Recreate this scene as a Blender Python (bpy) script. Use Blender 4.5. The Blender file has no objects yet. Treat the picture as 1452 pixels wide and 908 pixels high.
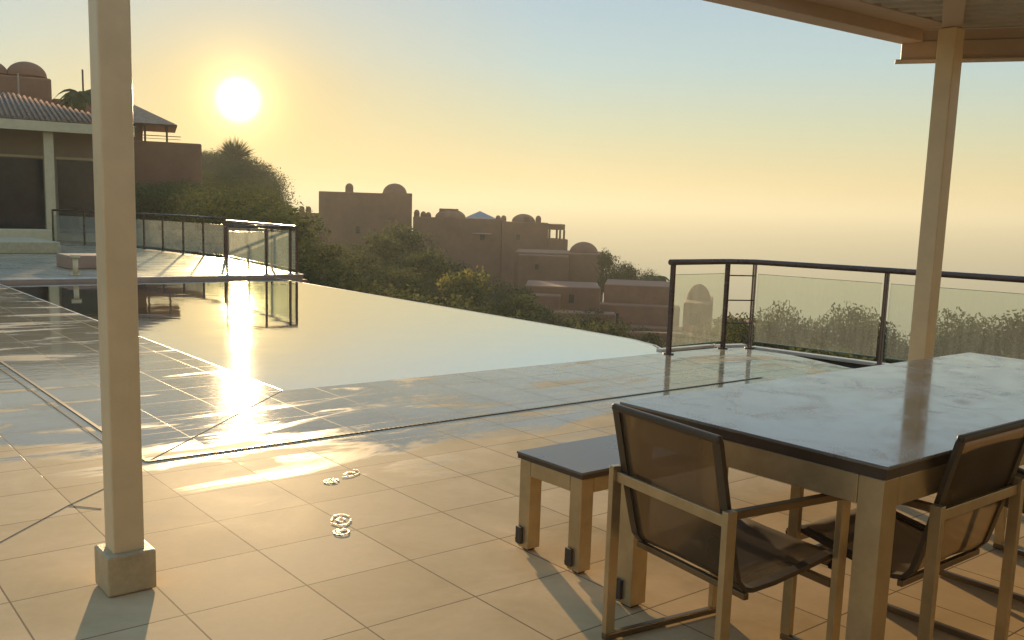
import bpy, bmesh, math, random
from mathutils import Vector, Matrix
R = math.radians
random.seed(7)
sc = bpy.context.scene
COL = sc.collection

# ------------------------------------------------------------------ camera
cam_d = bpy.data.cameras.new('camera')
cam = bpy.data.objects.new('camera', cam_d)
COL.objects.link(cam)
sc.camera = cam
F, CX, CY, W = 1336.0, 729.0, 496.0, 1452.0
cam_d.sensor_width = 36.0
cam_d.lens = 36.0 * F / W
cam_d.shift_x = -(CX - 726.0) / W
cam_d.shift_y = (CY - 454.0) / W
cam_d.clip_start = 0.05
cam_d.clip_end = 60000
roll, pitch, head = math.atan(.0319), math.atan(194 / 1336), R(39.0643)
cam.location = (0, 0, 1.40)
fwd = Vector((math.sin(head) * math.cos(pitch), math.cos(head) * math.cos(pitch), -math.sin(pitch)))
right0 = Vector((math.cos(head), -math.sin(head), 0))
up0 = right0.cross(fwd)
right = right0 * math.cos(roll) - up0 * math.sin(roll) * -1
up = up0 * math.cos(roll) + right0 * math.sin(roll) * -1
right = right.normalized(); up = up.normalized()
cam.rotation_euler = Matrix((right, up, -fwd)).transposed().to_euler()

# ------------------------------------------------------------------ sky and sun
SUN_AZ, SUN_EL = R(22.72), R(5.83)
sun_dir = Vector((math.sin(SUN_AZ) * math.cos(SUN_EL), math.cos(SUN_AZ) * math.cos(SUN_EL), math.sin(SUN_EL)))
world = bpy.data.worlds.new('World')
sc.world = world
world.use_nodes = True
nt = world.node_tree
nt.nodes.clear()
def N(t, typ, **kw):
    n = t.nodes.new(typ)
    for k, v in kw.items():
        setattr(n, k, v)
    return n
def MATH(t, op, a, b=None, c=None, clamp=False):
    n = t.nodes.new('ShaderNodeMath'); n.operation = op; n.use_clamp = clamp
    for i, v in enumerate((a, b, c)):
        if v is None: continue
        if isinstance(v, (int, float)): n.inputs[i].default_value = v
        else: t.links.new(v, n.inputs[i])
    return n.outputs[0]
def MIX(t, fac, a, b, blend='MIX'):
    n = t.nodes.new('ShaderNodeMix'); n.data_type = 'RGBA'; n.blend_type = blend; n.clamp_result = False
    def put(sock, v):
        if isinstance(v, (int, float)): sock.default_value = v
        elif isinstance(v, tuple): sock.default_value = (*v, 1) if len(v) == 3 else v
        else: t.links.new(v, sock)
    put(n.inputs[0], fac); put(n.inputs[6], a); put(n.inputs[7], b)
    return n.outputs[2]
def RAMP(t, fac, stops, interp='LINEAR'):
    n = t.nodes.new('ShaderNodeValToRGB'); n.color_ramp.interpolation = interp
    e = n.color_ramp.elements
    while len(e) < len(stops): e.new(0.5)
    for el, (p, c) in zip(e, stops):
        el.position = p
        el.color = (*c, 1) if isinstance(c, tuple) else (c, c, c, 1)
    t.links.new(fac, n.inputs[0])
    return n.outputs[0]
sky = N(nt, 'ShaderNodeTexSky', sky_type='NISHITA', sun_disc=False, sun_elevation=SUN_EL,
        sun_rotation=SUN_AZ, altitude=150, air_density=1.0, dust_density=1.0, ozone_density=1.0)
tc = N(nt, 'ShaderNodeTexCoord')
nrm = N(nt, 'ShaderNodeVectorMath', operation='NORMALIZE'); nt.links.new(tc.outputs['Generated'], nrm.inputs[0])
sep = N(nt, 'ShaderNodeSeparateXYZ'); nt.links.new(nrm.outputs[0], sep.inputs[0])
dot = N(nt, 'ShaderNodeVectorMath', operation='DOT_PRODUCT'); nt.links.new(nrm.outputs[0], dot.inputs[0])
dot.inputs[1].default_value = sun_dir
ang = MATH(nt, 'ARCCOSINE', MATH(nt, 'MINIMUM', dot.outputs['Value'], 0.9999999))   # angle from the sun
# hazy evening air: pale blue-grey overhead, straw yellow low down (radiances at exposure 0)
elev = MATH(nt, 'ADD', MATH(nt, 'MULTIPLY', sep.outputs[2], 1.0), 0.3, clamp=True)
grad = RAMP(nt, elev, [
    (0.24, (.250, .225, .155)), (0.30, (.300, .238, .140)), (0.335, (.290, .238, .122)), (0.387, (.226, .248, .178)),
    (0.45, (.172, .240, .252)), (0.52, (.146, .212, .262)), (0.65, (.132, .205, .280)), (1.0, (.11, .18, .27))])
lowk = RAMP(nt, elev, [(.30, 1.0), (.42, .85), (.52, .35)])
grad2 = MIX(nt, MATH(nt, 'MULTIPLY', lowk, RAMP(nt, ang, [(0.05, .95), (0.13, .5), (0.32, 0.0)])), grad, (.275, .198, .085))
base = MIX(nt, 0.03, grad2, MIX(nt, 1.0, sky.outputs[0], (.05, .05, .05), 'MULTIPLY'))
def glow(width, strength, col):
    g = MATH(nt, 'EXPONENT', MATH(nt, 'MULTIPLY', MATH(nt, 'DIVIDE', ang, R(width)), -1.0))
    return MIX(nt, 1.0, (col[0] * strength, col[1] * strength, col[2] * strength), g, 'MULTIPLY')
out = base
for g in (glow(5.0, .05, (1, .72, .30)), glow(1.0, 1.4, (1, .72, .28))):
    out = MIX(nt, 1.0, out, g, 'ADD')
an = MATH(nt, 'DIVIDE', ang, R(.56))
core = MATH(nt, 'MULTIPLY', MATH(nt, 'EXPONENT', MATH(nt, 'MULTIPLY', MATH(nt, 'MULTIPLY', an, an), -1.0)), 22.0)
out = MIX(nt, 1.0, out, MIX(nt, 1.0, (1.0, .86, .60), core, 'MULTIPLY'), 'ADD')
bg = N(nt, 'ShaderNodeBackground'); bg.inputs[1].default_value = 1.0
nt.links.new(out, bg.inputs[0])
wo = N(nt, 'ShaderNodeOutputWorld'); nt.links.new(bg.outputs[0], wo.inputs[0])
world.cycles.sampling_method = 'MANUAL'
world.cycles.sample_map_resolution = 1024

sl = bpy.data.lights.new('sun', 'SUN'); sl.energy = 5.0; sl.angle = R(0.8); sl.color = (1, .70, .37)
so = bpy.data.objects.new('sun', sl); COL.objects.link(so)
so.rotation_euler = sun_dir.to_track_quat('Z', 'Y').to_euler()
so.location = (0, 0, 20)
sc.view_settings.view_transform = 'Standard'
sc.view_settings.look = 'None'
sc.view_settings.gamma = 1
sc.view_settings.exposure = 1.40
sc.cycles.max_bounces = 8
sc.cycles.transparent_max_bounces = 16
sc.cycles.volume_bounces = 1
sc.cycles.caustics_reflective = True
sc.cycles.caustics_refractive = False
sc.cycles.sample_clamp_indirect = 4.0

# ------------------------------------------------------------------ materials
def new_mat(name):
    m = bpy.data.materials.new(name); m.use_nodes = True
    t = m.node_tree
    b = t.nodes['Principled BSDF']
    return m, t, b
def noise(t, scale, detail=4, rough=.6, vec=None, dist=0):
    n = N(t, 'ShaderNodeTexNoise'); n.inputs['Scale'].default_value = scale
    n.inputs['Detail'].default_value = detail; n.inputs['Roughness'].default_value = rough
    n.inputs['Distortion'].default_value = dist
    if vec is None:
        g = N(t, 'ShaderNodeNewGeometry'); vec = g.outputs['Position']
    t.links.new(vec, n.inputs['Vector'])
    return n.outputs[0]
def bump(t, h, strength, dist=0.01):
    b = N(t, 'ShaderNodeBump'); b.inputs['Strength'].default_value = strength; b.inputs['Distance'].default_value = dist
    t.links.new(h, b.inputs['Height']); return b.outputs[0]
def simple(name, col, rough=.5, metal=0.0, var=.25, scale=3.0, bmp=0.0, bscale=60, spec=.5):
    m, t, b = new_mat(name)
    n = noise(t, scale, 5, .65)
    c = RAMP(t, n, [(0.3, tuple(x * (1 - var) for x in col)), (0.7, tuple(min(1, x * (1 + var)) for x in col))])
    t.links.new(c, b.inputs['Base Color'])
    b.inputs['Metallic'].default_value = metal
    b.inputs['Specular IOR Level'].default_value = spec
    t.links.new(MATH(t, 'ADD', MATH(t, 'MULTIPLY', n, .25), rough - .12), b.inputs['Roughness'])
    if bmp: t.links.new(bump(t, noise(t, bscale, 4), bmp, .01), b.inputs['Normal'])
    return m
TILE_P, TILE_P0, TILE_Q, TILE_Q0 = .4555, .622, .441, 2.63
def joint_mask(t, px, qy, width, p0=TILE_P0, q0=TILE_Q0):
    def line(v, o, s):
        f = MATH(t, 'FRACT', MATH(t, 'DIVIDE', MATH(t, 'SUBTRACT', v, o - 40 * s), s))
        d = MATH(t, 'MULTIPLY', MATH(t, 'MINIMUM', f, MATH(t, 'SUBTRACT', 1.0, f)), s)
        return MATH(t, 'LESS_THAN', d, width / 2)
    return MATH(t, 'MAXIMUM', line(px, p0, TILE_P), line(qy, q0, TILE_Q))
def tile_material(name, always_wet=False, col_a=(.48, .345, .18), col_b=(.67, .49, .28)):
    m, t, b = new_mat(name)
    g = N(t, 'ShaderNodeNewGeometry'); s = N(t, 'ShaderNodeSeparateXYZ'); t.links.new(g.outputs['Position'], s.inputs[0])
    px, qy = s.outputs[0], s.outputs[1]
    j = joint_mask(t, px, qy, .0065)
    ip = MATH(t, 'FLOOR', MATH(t, 'DIVIDE', MATH(t, 'SUBTRACT', px, TILE_P0), TILE_P))
    iq = MATH(t, 'FLOOR', MATH(t, 'DIVIDE', MATH(t, 'SUBTRACT', qy, TILE_Q0), TILE_Q))
    cb = N(t, 'ShaderNodeCombineXYZ'); t.links.new(ip, cb.inputs[0]); t.links.new(iq, cb.inputs[1])
    wn = N(t, 'ShaderNodeTexWhiteNoise', noise_dimensions='3D'); t.links.new(cb.outputs[0], wn.inputs[0])
    tilev = wn.outputs['Value']
    cloud = noise(t, 2.2, 6, .62, dist=.6)
    fine = noise(t, 22, 4, .7)
    v = MATH(t, 'ADD', MATH(t, 'MULTIPLY', cloud, 1.0), MATH(t, 'ADD', MATH(t, 'MULTIPLY', tilev, .22), MATH(t, 'MULTIPLY', fine, .22)))
    dry = RAMP(t, v, [(.45, col_a), (.95, col_b)])
    # wet film: spreads from the pool, ragged along the slope
    st = N(t, 'ShaderNodeMapping'); st.inputs['Scale'].default_value = (.55, 1.9, 1); st.inputs['Rotation'].default_value = (0, 0, R(25))
    t.links.new(g.outputs['Position'], st.inputs['Vector'])
    rag = noise(t, 1.5, 6, .6, st.outputs[0], .8)
    if always_wet:
        wet = MATH(t, 'ADD', 1.0, 0.0)
        wet = RAMP(t, rag, [(.25, .6), (.6, 1.0)])
    else:
        dist = MATH(t, 'ADD', MATH(t, 'SUBTRACT', qy, 4.62), MATH(t, 'MULTIPLY', MATH(t, 'SUBTRACT', px, 2.0), .22))
        dist = MATH(t, 'ADD', dist, MATH(t, 'MULTIPLY', MATH(t, 'SUBTRACT', rag, .5), 3.6))
        dist = MATH(t, 'ADD', dist, MATH(t, 'MULTIPLY', MATH(t, 'SUBTRACT', tilev, .5), .35))
        dist = MATH(t, 'SUBTRACT', dist, MATH(t, 'MULTIPLY', MATH(t, 'MAXIMUM', MATH(t, 'SUBTRACT', 1.6, px), 0.0), 1.3))
        wet = RAMP(t, dist, [(.0, 0.0), (.8, 1.0)])
        dryspot = RAMP(t, noise(t, 1.1, 5, .6, st.outputs[0], 1.2), [(.54, 1.0), (.66, .30)])
        wet = MATH(t, 'MULTIPLY', wet, dryspot)
    wet = MATH(t, 'MULTIPLY', wet, MATH(t, 'SUBTRACT', 1.0, MATH(t, 'MULTIPLY', j, .85)))
    col = MIX(t, wet, dry, MIX(t, 1.0, dry, (.50, .57, .66), 'MULTIPLY'))
    col = MIX(t, MATH(t, 'MULTIPLY', j, .8), col, (.12, .085, .055))
    t.links.new(col, b.inputs['Base Color'])
    rd = MATH(t, 'ADD', .52, MATH(t, 'MULTIPLY', cloud, .22))
    rw = MATH(t, 'ADD', .19 if always_wet else .02, MATH(t, 'MULTIPLY', fine, .11))
    mr = N(t, 'ShaderNodeMix'); t.links.new(wet, mr.inputs[0]); t.links.new(rd, mr.inputs[2]); t.links.new(rw, mr.inputs[3])
    t.links.new(mr.outputs[0], b.inputs['Roughness'])
    t.links.new(MATH(t, 'ADD', .012, MATH(t, 'MULTIPLY', MATH(t, 'MULTIPLY', wet, wet), .48)), b.inputs['Specular IOR Level'])
    und = noise(t, 6, 3, .5, st.outputs[0], .5)
    h = MATH(t, 'ADD', MATH(t, 'MULTIPLY', MATH(t, 'MULTIPLY', und, wet), .75), MATH(t, 'MULTIPLY', fine, .10))
    h = MATH(t, 'SUBTRACT', h, MATH(t, 'MULTIPLY', j, .5))
    t.links.new(bump(t, h, .35, .004), b.inputs['Normal'])
    return m
M = {}
M['tile'] = tile_material('terrace_tile')
M['tile_wet'] = tile_material('wet_tile', True)
M['tile_pool'] = simple('pool_tile', (.36, .40, .36), .5, var=.1)
M['curb'] = simple('pale_stone', (.55, .48, .38), .35, var=.15, scale=6)
M['riser'] = simple('riser_stone', (.34, .20, .13), .5, var=.2)
M['grout'] = simple('grout', (.16, .115, .07), .8)
M['slot'] = simple('dark_slot', (.03, .025, .02), .6)
M['paint'] = simple('cream_paint', (.66, .51, .29), .42, var=.08, scale=5, bmp=.15, bscale=25)
M['paint_base'] = simple('pedestal_stone', (.46, .36, .20), .55, var=.2, scale=12, bmp=.4, bscale=40)
M['roof_paint'] = simple('roof_paint', (.42, .32, .24), .5, var=.1)
M['roof_metal'] = simple('corrugated_metal', (.46, .44, .38), .35, metal=.4, var=.15)
M['bronze'] = simple('bronze_rail', (.10, .065, .055), .28, metal=.6, var=.2)
M['steel'] = simple('brushed_steel', (.43, .34, .20), .36, metal=.7, var=.15, scale=8)
M['steel_dark'] = simple('dark_steel', (.17, .12, .065), .4, metal=.6, var=.15, scale=8)
M['castor'] = simple('dark_rubber', (.05, .035, .025), .6)
M['terracotta'] = simple('terracotta_render', (.27, .115, .06), .9, var=.2, scale=.5, bmp=.3, bscale=3)
M['terracotta_pale'] = simple('pale_render', (.40, .29, .20), .9, var=.15, scale=.5)
M['dark_window'] = simple('dark_window', (.03, .03, .035), .15)
M['roof_tile'] = simple('clay_roof_tile', (.30, .19, .12), .85, var=.35, scale=4, bmp=.5, bscale=8)
M['trunk'] = simple('bark', (.10, .07, .045), .9)
M['soil'] = simple('planter_soil', (.035, .028, .02), .9)
def leaf_mat(name, c1, c2, trans=.25):
    m, t, b = new_mat(name)
    g = N(t, 'ShaderNodeNewGeometry')
    oi = N(t, 'ShaderNodeObjectInfo')
    r = MATH(t, 'FRACT', MATH(t, 'ADD', g.outputs['Random Per Island'], MATH(t, 'MULTIPLY', oi.outputs['Random'], .5)))
    c = RAMP(t, r, [(0, c1), (1, c2)])
    t.links.new(c, b.inputs['Base Color']); b.inputs['Roughness'].default_value = .9; b.inputs['Specular IOR Level'].default_value = .12
    tr = N(t, 'ShaderNodeBsdfTranslucent'); t.links.new(c, tr.inputs[0])
    mx = N(t, 'ShaderNodeMixShader'); mx.inputs[0].default_value = trans
    t.links.new(b.outputs[0], mx.inputs[1]); t.links.new(tr.outputs[0], mx.inputs[2])
    t.links.new(mx.outputs[0], t.nodes['Material Output'].inputs[0])
    return m
M['leaf'] = leaf_mat('leaf_green', (.05, .065, .02), (.12, .125, .045), .3)
M['leaf_dark'] = leaf_mat('leaf_dark', (.045, .055, .018), (.10, .10, .04), .3)
M['leaf_yellow'] = leaf_mat('leaf_yellow', (.10, .10, .03), (.19, .17, .05), .4)

def glass_mat(name, mist=.25, tint=(.87, .91, .87)):
    m, t, b = new_mat(name); t.nodes.remove(b)
    o = t.nodes['Material Output']
    tr = N(t, 'ShaderNodeBsdfTransparent'); tr.inputs[0].default_value = (*tint, 1)
    gl = N(t, 'ShaderNodeBsdfGlossy'); gl.inputs['Roughness'].default_value = .03
    df = N(t, 'ShaderNodeBsdfTranslucent'); df.inputs[0].default_value = (.85, .85, .80, 1)
    dd = N(t, 'ShaderNodeBsdfDiffuse'); dd.inputs[0].default_value = (.75, .75, .7, 1)
    ds = N(t, 'ShaderNodeMixShader'); ds.inputs[0].default_value = .35
    t.links.new(df.outputs[0], ds.inputs[1]); t.links.new(dd.outputs[0], ds.inputs[2])
    g = N(t, 'ShaderNodeNewGeometry')
    mp = N(t, 'ShaderNodeMapping'); mp.inputs['Scale'].default_value = (14, 14, 1.6); t.links.new(g.outputs['Position'], mp.inputs[0])
    st = noise(t, 1.6, 5, .7, mp.outputs[0])
    dr = noise(t, 130, 2, .5)
    f = RAMP(t, MATH(t, 'ADD', MATH(t, 'MULTIPLY', st, .7), MATH(t, 'MULTIPLY', dr, .3)), [(.32, mist * .35), (.62, mist)])
    m1 = N(t, 'ShaderNodeMixShader'); t.links.new(f, m1.inputs[0]); t.links.new(tr.outputs[0], m1.inputs[1]); t.links.new(ds.outputs[0], m1.inputs[2])
    fr = N(t, 'ShaderNodeFresnel'); fr.inputs[0].default_value = 1.45
    m2 = N(t, 'ShaderNodeMixShader'); t.links.new(MATH(t, 'MINIMUM', MATH(t, 'MULTIPLY', fr.outputs[0], .6), .25), m2.inputs[0])
    t.links.new(m1.outputs[0], m2.inputs[1]); t.links.new(gl.outputs[0], m2.inputs[2])
    t.links.new(m2.outputs[0], o.inputs[0])
    return m
M['glass'] = glass_mat('misted_glass', .085)
M['glass_clear'] = glass_mat('damp_glass', .16, (.9, .93, .85))
M['glass_edge'] = simple('glass_edge', (.10, .16, .11), .2)

def water_mat():
    m, t, b = new_mat('pool_water'); t.nodes.remove(b)
    o = t.nodes['Material Output']
    g = N(t, 'ShaderNodeNewGeometry')
    mp = N(t, 'ShaderNodeMapping'); mp.inputs['Scale'].default_value = (1, 1, 1); t.links.new(g.outputs['Position'], mp.inputs[0])
    nb = bump(t, MATH(t, 'ADD', noise(t, 1.3, 3, .5, mp.outputs[0]), MATH(t, 'MULTIPLY', noise(t, 9, 2, .5), .06)), .05, .05)
    gl = N(t, 'ShaderNodeBsdfGlossy'); gl.inputs['Roughness'].default_value = .035; t.links.new(nb, gl.inputs['Normal'])
    tr = N(t, 'ShaderNodeBsdfTransparent'); tr.inputs[0].default_value = (.68, .88, .90, 1)
    fr = N(t, 'ShaderNodeFresnel'); fr.inputs[0].default_value = 1.36; t.links.new(nb, fr.inputs['Normal'])
    f = RAMP(t, fr.outputs[0], [(0, 0.0), (.30, .72), (.7, .95), (1, 1.0)])
    m2 = N(t, 'ShaderNodeMixShader'); t.links.new(f, m2.inputs[0]); t.links.new(tr.outputs[0], m2.inputs[1]); t.links.new(gl.outputs[0], m2.inputs[2])
    t.links.new(m2.outputs[0], o.inputs[0])
    return m
M['water'] = water_mat()
def sling_mat():
    m, t, b = new_mat('sling_mesh')
    g = N(t, 'ShaderNodeNewGeometry')
    n = noise(t, 5, 3)
    c = RAMP(t, n, [(.3, (.075, .052, .027)), (.7, (.105, .076, .040))])
    t.links.new(c, b.inputs['Base Color']); b.inputs['Roughness'].default_value = .6
    tr = N(t, 'ShaderNodeBsdfTransparent')
    tl = N(t, 'ShaderNodeBsdfTranslucent'); tl.inputs[0].default_value = (.25, .17, .09, 1)
    m0 = N(t, 'ShaderNodeMixShader'); m0.inputs[0].default_value = .25
    t.links.new(b.outputs[0], m0.inputs[1]); t.links.new(tl.outputs[0], m0.inputs[2])
    m1 = N(t, 'ShaderNodeMixShader'); m1.inputs[0].default_value = .26
    t.links.new(m0.outputs[0], m1.inputs[1]); t.links.new(tr.outputs[0], m1.inputs[2])
    t.links.new(m1.outputs[0], t.nodes['Material Output'].inputs[0])
    return m
M['sling'] = sling_mat()
M['sling_rail'] = simple('dark_sling_hem', (.05, .034, .018), .5)
def tabletop_mat():
    m, t, b = new_mat('stone_top')
    a = noise(t, 2.0, 6, .6, dist=1.0); c2 = noise(t, 40, 3, .6)
    c = RAMP(t, MATH(t, 'ADD', MATH(t, 'MULTIPLY', a, .85), MATH(t, 'MULTIPLY', c2, .15)), [(.3, (.09, .085, .075)), (.7, (.15, .14, .125))])
    t.links.new(c, b.inputs['Base Color'])
    stn = noise(t, 3.2, 7, .7, dist=2.2)
    t.links.new(MIX(t, RAMP(t, stn, [(.56, 0.0), (.68, .32)]), c, (.27, .245, .205)), b.inputs['Base Color'])
    t.links.new(MATH(t, 'ADD', RAMP(t, a, [(.35, .08), (.62, .25)]), RAMP(t, stn, [(.50, 0.0), (.70, .14)])), b.inputs['Roughness'])
    t.links.new(RAMP(t, stn, [(.42, .5), (.66, .25)]), b.inputs['Coat Weight'])
    b.inputs['IOR'].default_value = 1.6
    b.inputs['Coat Roughness'].default_value = .06
    t.links.new(bump(t, noise(t, 5, 3), .06, .01), b.inputs['Normal'])
    return m
M['top'] = tabletop_mat()
M['bench_top'] = simple('bench_stone', (.10, .09, .078), .30, var=.25, scale=6)
M['edge'] = simple('dark_edge', (.045, .03, .02), .35)

# ------------------------------------------------------------------ mesh helpers
def tag(o, label=None, cat=None, group=None, kind=None):
    if label: o['label'] = label
    if cat: o['category'] = cat
    if group: o['group'] = group
    if kind: o['kind'] = kind
    return o
def empty(name, loc=(0, 0, 0), rz=0, label=None, cat=None, group=None):
    o = bpy.data.objects.new(name, None); COL.objects.link(o)
    o.location = loc; o.rotation_euler = (0, 0, rz); o.empty_display_size = .2
    return tag(o, label, cat, group)
class MB:
    def __init__(s): s.b = bmesh.new(); s.mi = 0
    def face(s, pts):
        f = s.b.faces.new([s.b.verts.new(p) for p in pts]); f.material_index = s.mi; return f
    def poly(s, pts2, z): return s.face([(x, y, z) for x, y in pts2])
    def prism(s, pts2, z0, z1, bottom=True, top=True):
        n = len(pts2)
        lo = [s.b.verts.new((x, y, z0)) for x, y in pts2]; hi = [s.b.verts.new((x, y, z1)) for x, y in pts2]
        fs = []
        if top: fs.append(s.b.faces.new(hi))
        if bottom: fs.append(s.b.faces.new(lo[::-1]))
        for i in range(n):
            j = (i + 1) % n; fs.append(s.b.faces.new((lo[i], lo[j], hi[j], hi[i])))
        for f in fs: f.material_index = s.mi
        return s
    def box(s, x0, x1, y0, y1, z0, z1):
        return s.prism([(x0, y0), (x1, y0), (x1, y1), (x0, y1)], z0, z1)
    def bar(s, a, b, w, h, up=(0, 0, 1)):
        a = Vector(a); b = Vector(b); d = (b - a).normalized(); u = Vector(up)
        sd = d.cross(u)
        if sd.length < 1e-4: sd = d.cross(Vector((1, 0, 0)))
        sd.normalize(); u = sd.cross(d).normalized()
        vs = []
        for p in (a, b):
            for i, j in ((-1, -1), (1, -1), (1, 1), (-1, 1)):
                vs.append(s.b.verts.new(p + sd * (w / 2 * i) + u * (h / 2 * j)))
        for q in ((0, 1, 2, 3), (7, 6, 5, 4), (0, 4, 5, 1), (1, 5, 6, 2), (2, 6, 7, 3), (3, 7, 4, 0)):
            f = s.b.faces.new([vs[k] for k in q]); f.material_index = s.mi
        return s
    def tube(s, pts, r, n=10, r2=None):
        pts = [Vector(p) for p in pts]; rings = []
        for i, p in enumerate(pts):
            d = (pts[min(i + 1, len(pts) - 1)] - pts[max(i - 1, 0)]).normalized()
            a = d.cross(Vector((0, 0, 1)))
            if a.length < .05: a = d.cross(Vector((1, 0, 0)))
            a.normalize(); c = a.cross(d)
            rr = r if r2 is None else r + (r2 - r) * i / (len(pts) - 1)
            rings.append([s.b.verts.new(p + a * rr * math.cos(2 * math.pi * k / n) + c * rr * math.sin(2 * math.pi * k / n)) for k in range(n)])
        for r0, r1 in zip(rings, rings[1:]):
            for k in range(n):
                f = s.b.faces.new((r0[k], r0[(k + 1) % n], r1[(k + 1) % n], r1[k])); f.smooth = True; f.material_index = s.mi
        s.b.faces.new(rings[0][::-1]); s.b.faces.new(rings[-1])
        return s
    def dome(s, c, r, h, n=24, m=8):
        c = Vector(c); rings = []
        for i in range(m):
            t = i / m * math.pi / 2
            rings.append([s.b.verts.new(c + Vector((r * math.cos(t) * math.cos(2 * math.pi * k / n), r * math.cos(t) * math.sin(2 * math.pi * k / n), h * math.sin(t)))) for k in range(n)])
        tp = s.b.verts.new(c + Vector((0, 0, h)))
        for r0, r1 in zip(rings, rings[1:]):
            for k in range(n):
                f = s.b.faces.new((r0[k], r0[(k + 1) % n], r1[(k + 1) % n], r1[k])); f.smooth = True
        for k in range(n): s.b.faces.new((rings[-1][k], rings[-1][(k + 1) % n], tp)).smooth = True
        return s
    def build(s, name, mat, parent=None, bevel=0, seg=2):
        me = bpy.data.meshes.new(name); bmesh.ops.recalc_face_normals(s.b, faces=s.b.faces)
        s.b.to_mesh(me); s.b.free()
        for mm in (mat if isinstance(mat, (list, tuple)) else [mat]): me.materials.append(mm)
        o = bpy.data.objects.new(name, me); COL.objects.link(o)
        if parent: o.parent = parent
        if bevel:
            bv = o.modifiers.new('bevel', 'BEVEL'); bv.width = bevel; bv.segments = seg; bv.limit_method = 'ANGLE'; bv.angle_limit = R(40)
        return o
def copy_tree(o, parent=None):
    c = o.copy(); COL.objects.link(c); c.parent = parent
    for ch in list(o.children): copy_tree(ch, c)
    return c
def pol(az, r): return (r * math.sin(R(az)), r * math.cos(R(az)))
def zel(el, r): return 1.40 + r * math.tan(R(el))

# ------------------------------------------------------------------ terrain and sea
KEYS = [(-80, 40, .0, 90, 6), (5, 40, -.1, 80, 7), (12, 38, -.2, 90, 5.2), (18, 34, -.8, 150, 6.4), (20.5, 30, -1.5, 150, 6.2),
        (22.6, 26, -2.2, 148, 5.6), (24, 24, -2.8, 146, 1.6), (25.2, 22, -3.4, 140, -2.5), (27, 18, -4.4, 130, -6.0), (33, 13, -4.8, 132, -9.0), (42, 11, -5, 134, -13),
        (47, 10, -5.2, 120, -13), (50, 10, -5.2, 75, -9.5), (56, 10, -5.2, 40, -8.5), (65, 10, -5.2, 34, -8.5), (120, 10, -5.2, 34, -8.5)]
def terrain_z(az, r):
    for k0, k1 in zip(KEYS, KEYS[1:]):
        if k0[0] <= az <= k1[0]: break
    f = (az - k0[0]) / (k1[0] - k0[0]); f = min(1, max(0, f))
    r1, z1, r2, z2 = [k0[i] + (k1[i] - k0[i]) * f for i in (1, 2, 3, 4)]
    if r < r1: z = z1
    elif r < r2: z = z1 + (z2 - z1) * (r - r1) / (r2 - r1)
    else:
        s = .30 if az > 24 else .18
        z = z2 - s * (r - r2)
    z += (.25 * math.sin(az * 1.7 + r * .31) + .2 * math.sin(az * 3.1 - r * .23)) * min(1, max(0, (r - r1) / 15))
    return max(z, -156)
mb = MB()
rs = [0, 5, 8, 10, 12, 14, 17, 20, 24, 28, 32, 36, 41, 46, 52, 58, 65, 74, 84, 95, 108, 120, 128, 136, 150, 170, 200, 240, 300, 400, 550, 700, 900]
azs = [-80 + 2.0 * i for i in range(101)]
grid = [[mb.b.verts.new((*pol(a, r), terrain_z(a, r) - (0.8 if r < 40 and a < 20 else 0))) for a in azs] for r in rs]
for i in range(len(rs) - 1):
    for j in range(len(azs) - 1):
        vs = [grid[i][j], grid[i][j + 1], grid[i + 1][j + 1], grid[i + 1][j]]
        f = mb.b.faces.new(vs); f.smooth = True
hm, t, b = new_mat('scrub_ground')
n1 = noise(t, .35, 7, .7); n2 = noise(t, 4, 5, .7)
t.links.new(RAMP(t, MATH(t, 'ADD', MATH(t, 'MULTIPLY', n1, .6), MATH(t, 'MULTIPLY', n2, .4)), [(.35, (.04, .045, .018)), (.52, (.085, .075, .035)), (.68, (.16, .11, .065))]), b.inputs['Base Color'])
b.inputs['Roughness'].default_value = .95
t.links.new(bump(t, n2, .8, .4), b.inputs['Normal'])
o = mb.build('hillside', hm); tag(o, kind='structure')
mb = MB()
seg = 48
mb.poly([(26000 * math.cos(2 * math.pi * k / seg), 26000 * math.sin(2 * math.pi * k / seg)) for k in range(seg)], -150)
sm, t, b = new_mat('sea_water')
b.inputs['Base Color'].default_value = (.05, .09, .10, 1); b.inputs['Roughness'].default_value = .25
t.links.new(bump(t, noise(t, .08, 5, .6), .35, 2.0), b.inputs['Normal'])
tag(mb.build('sea', sm), kind='structure')
# the evening haze over the hill and the sea
mb = MB(); mb.box(-2500, 14000, -2500, 14000, -157, 42)
hz = bpy.data.materials.new('haze'); hz.use_nodes = True
t = hz.node_tree; t.nodes.remove(t.nodes['Principled BSDF'])
pv = N(t, 'ShaderNodeVolumePrincipled')
pv.inputs['Color'].default_value = (.55, .575, .50, 1); pv.inputs["Density"].default_value = .0008
pv.inputs['Anisotropy'].default_value = .25
t.links.new(pv.outputs[0], t.nodes['Material Output'].inputs['Volume'])
tag(mb.build('haze', hz), kind='stuff')

# ------------------------------------------------------------------ terrace, pool, raised terrace
EDGE_L, EDGE_N, FAR, RZ = 3.08, 6.59, 17.2, .06
INF = [(7.43, 6.59), (7.74, 7.08), (7.87, 7.55), (7.90, 8.9), (7.90, FAR)]
mb = MB()
mb.prism([(-9, -6), (EDGE_L, -6), (EDGE_L, FAR), (-9, FAR)], -.3, 0)
mb.prism([(EDGE_L + .0, -6), (8.05, -6), (8.05, 4.2), (8.28, 4.88), (8.60, 6.12), (8.58, 6.42), (8.24, 6.56), (7.43, 6.59), (EDGE_L, EDGE_N)], -.3, 0)
bmesh.ops.remove_doubles(mb.b, verts=mb.b.verts, dist=.0005)
tag(mb.build('terrace_floor', M['tile']), kind='structure')
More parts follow.
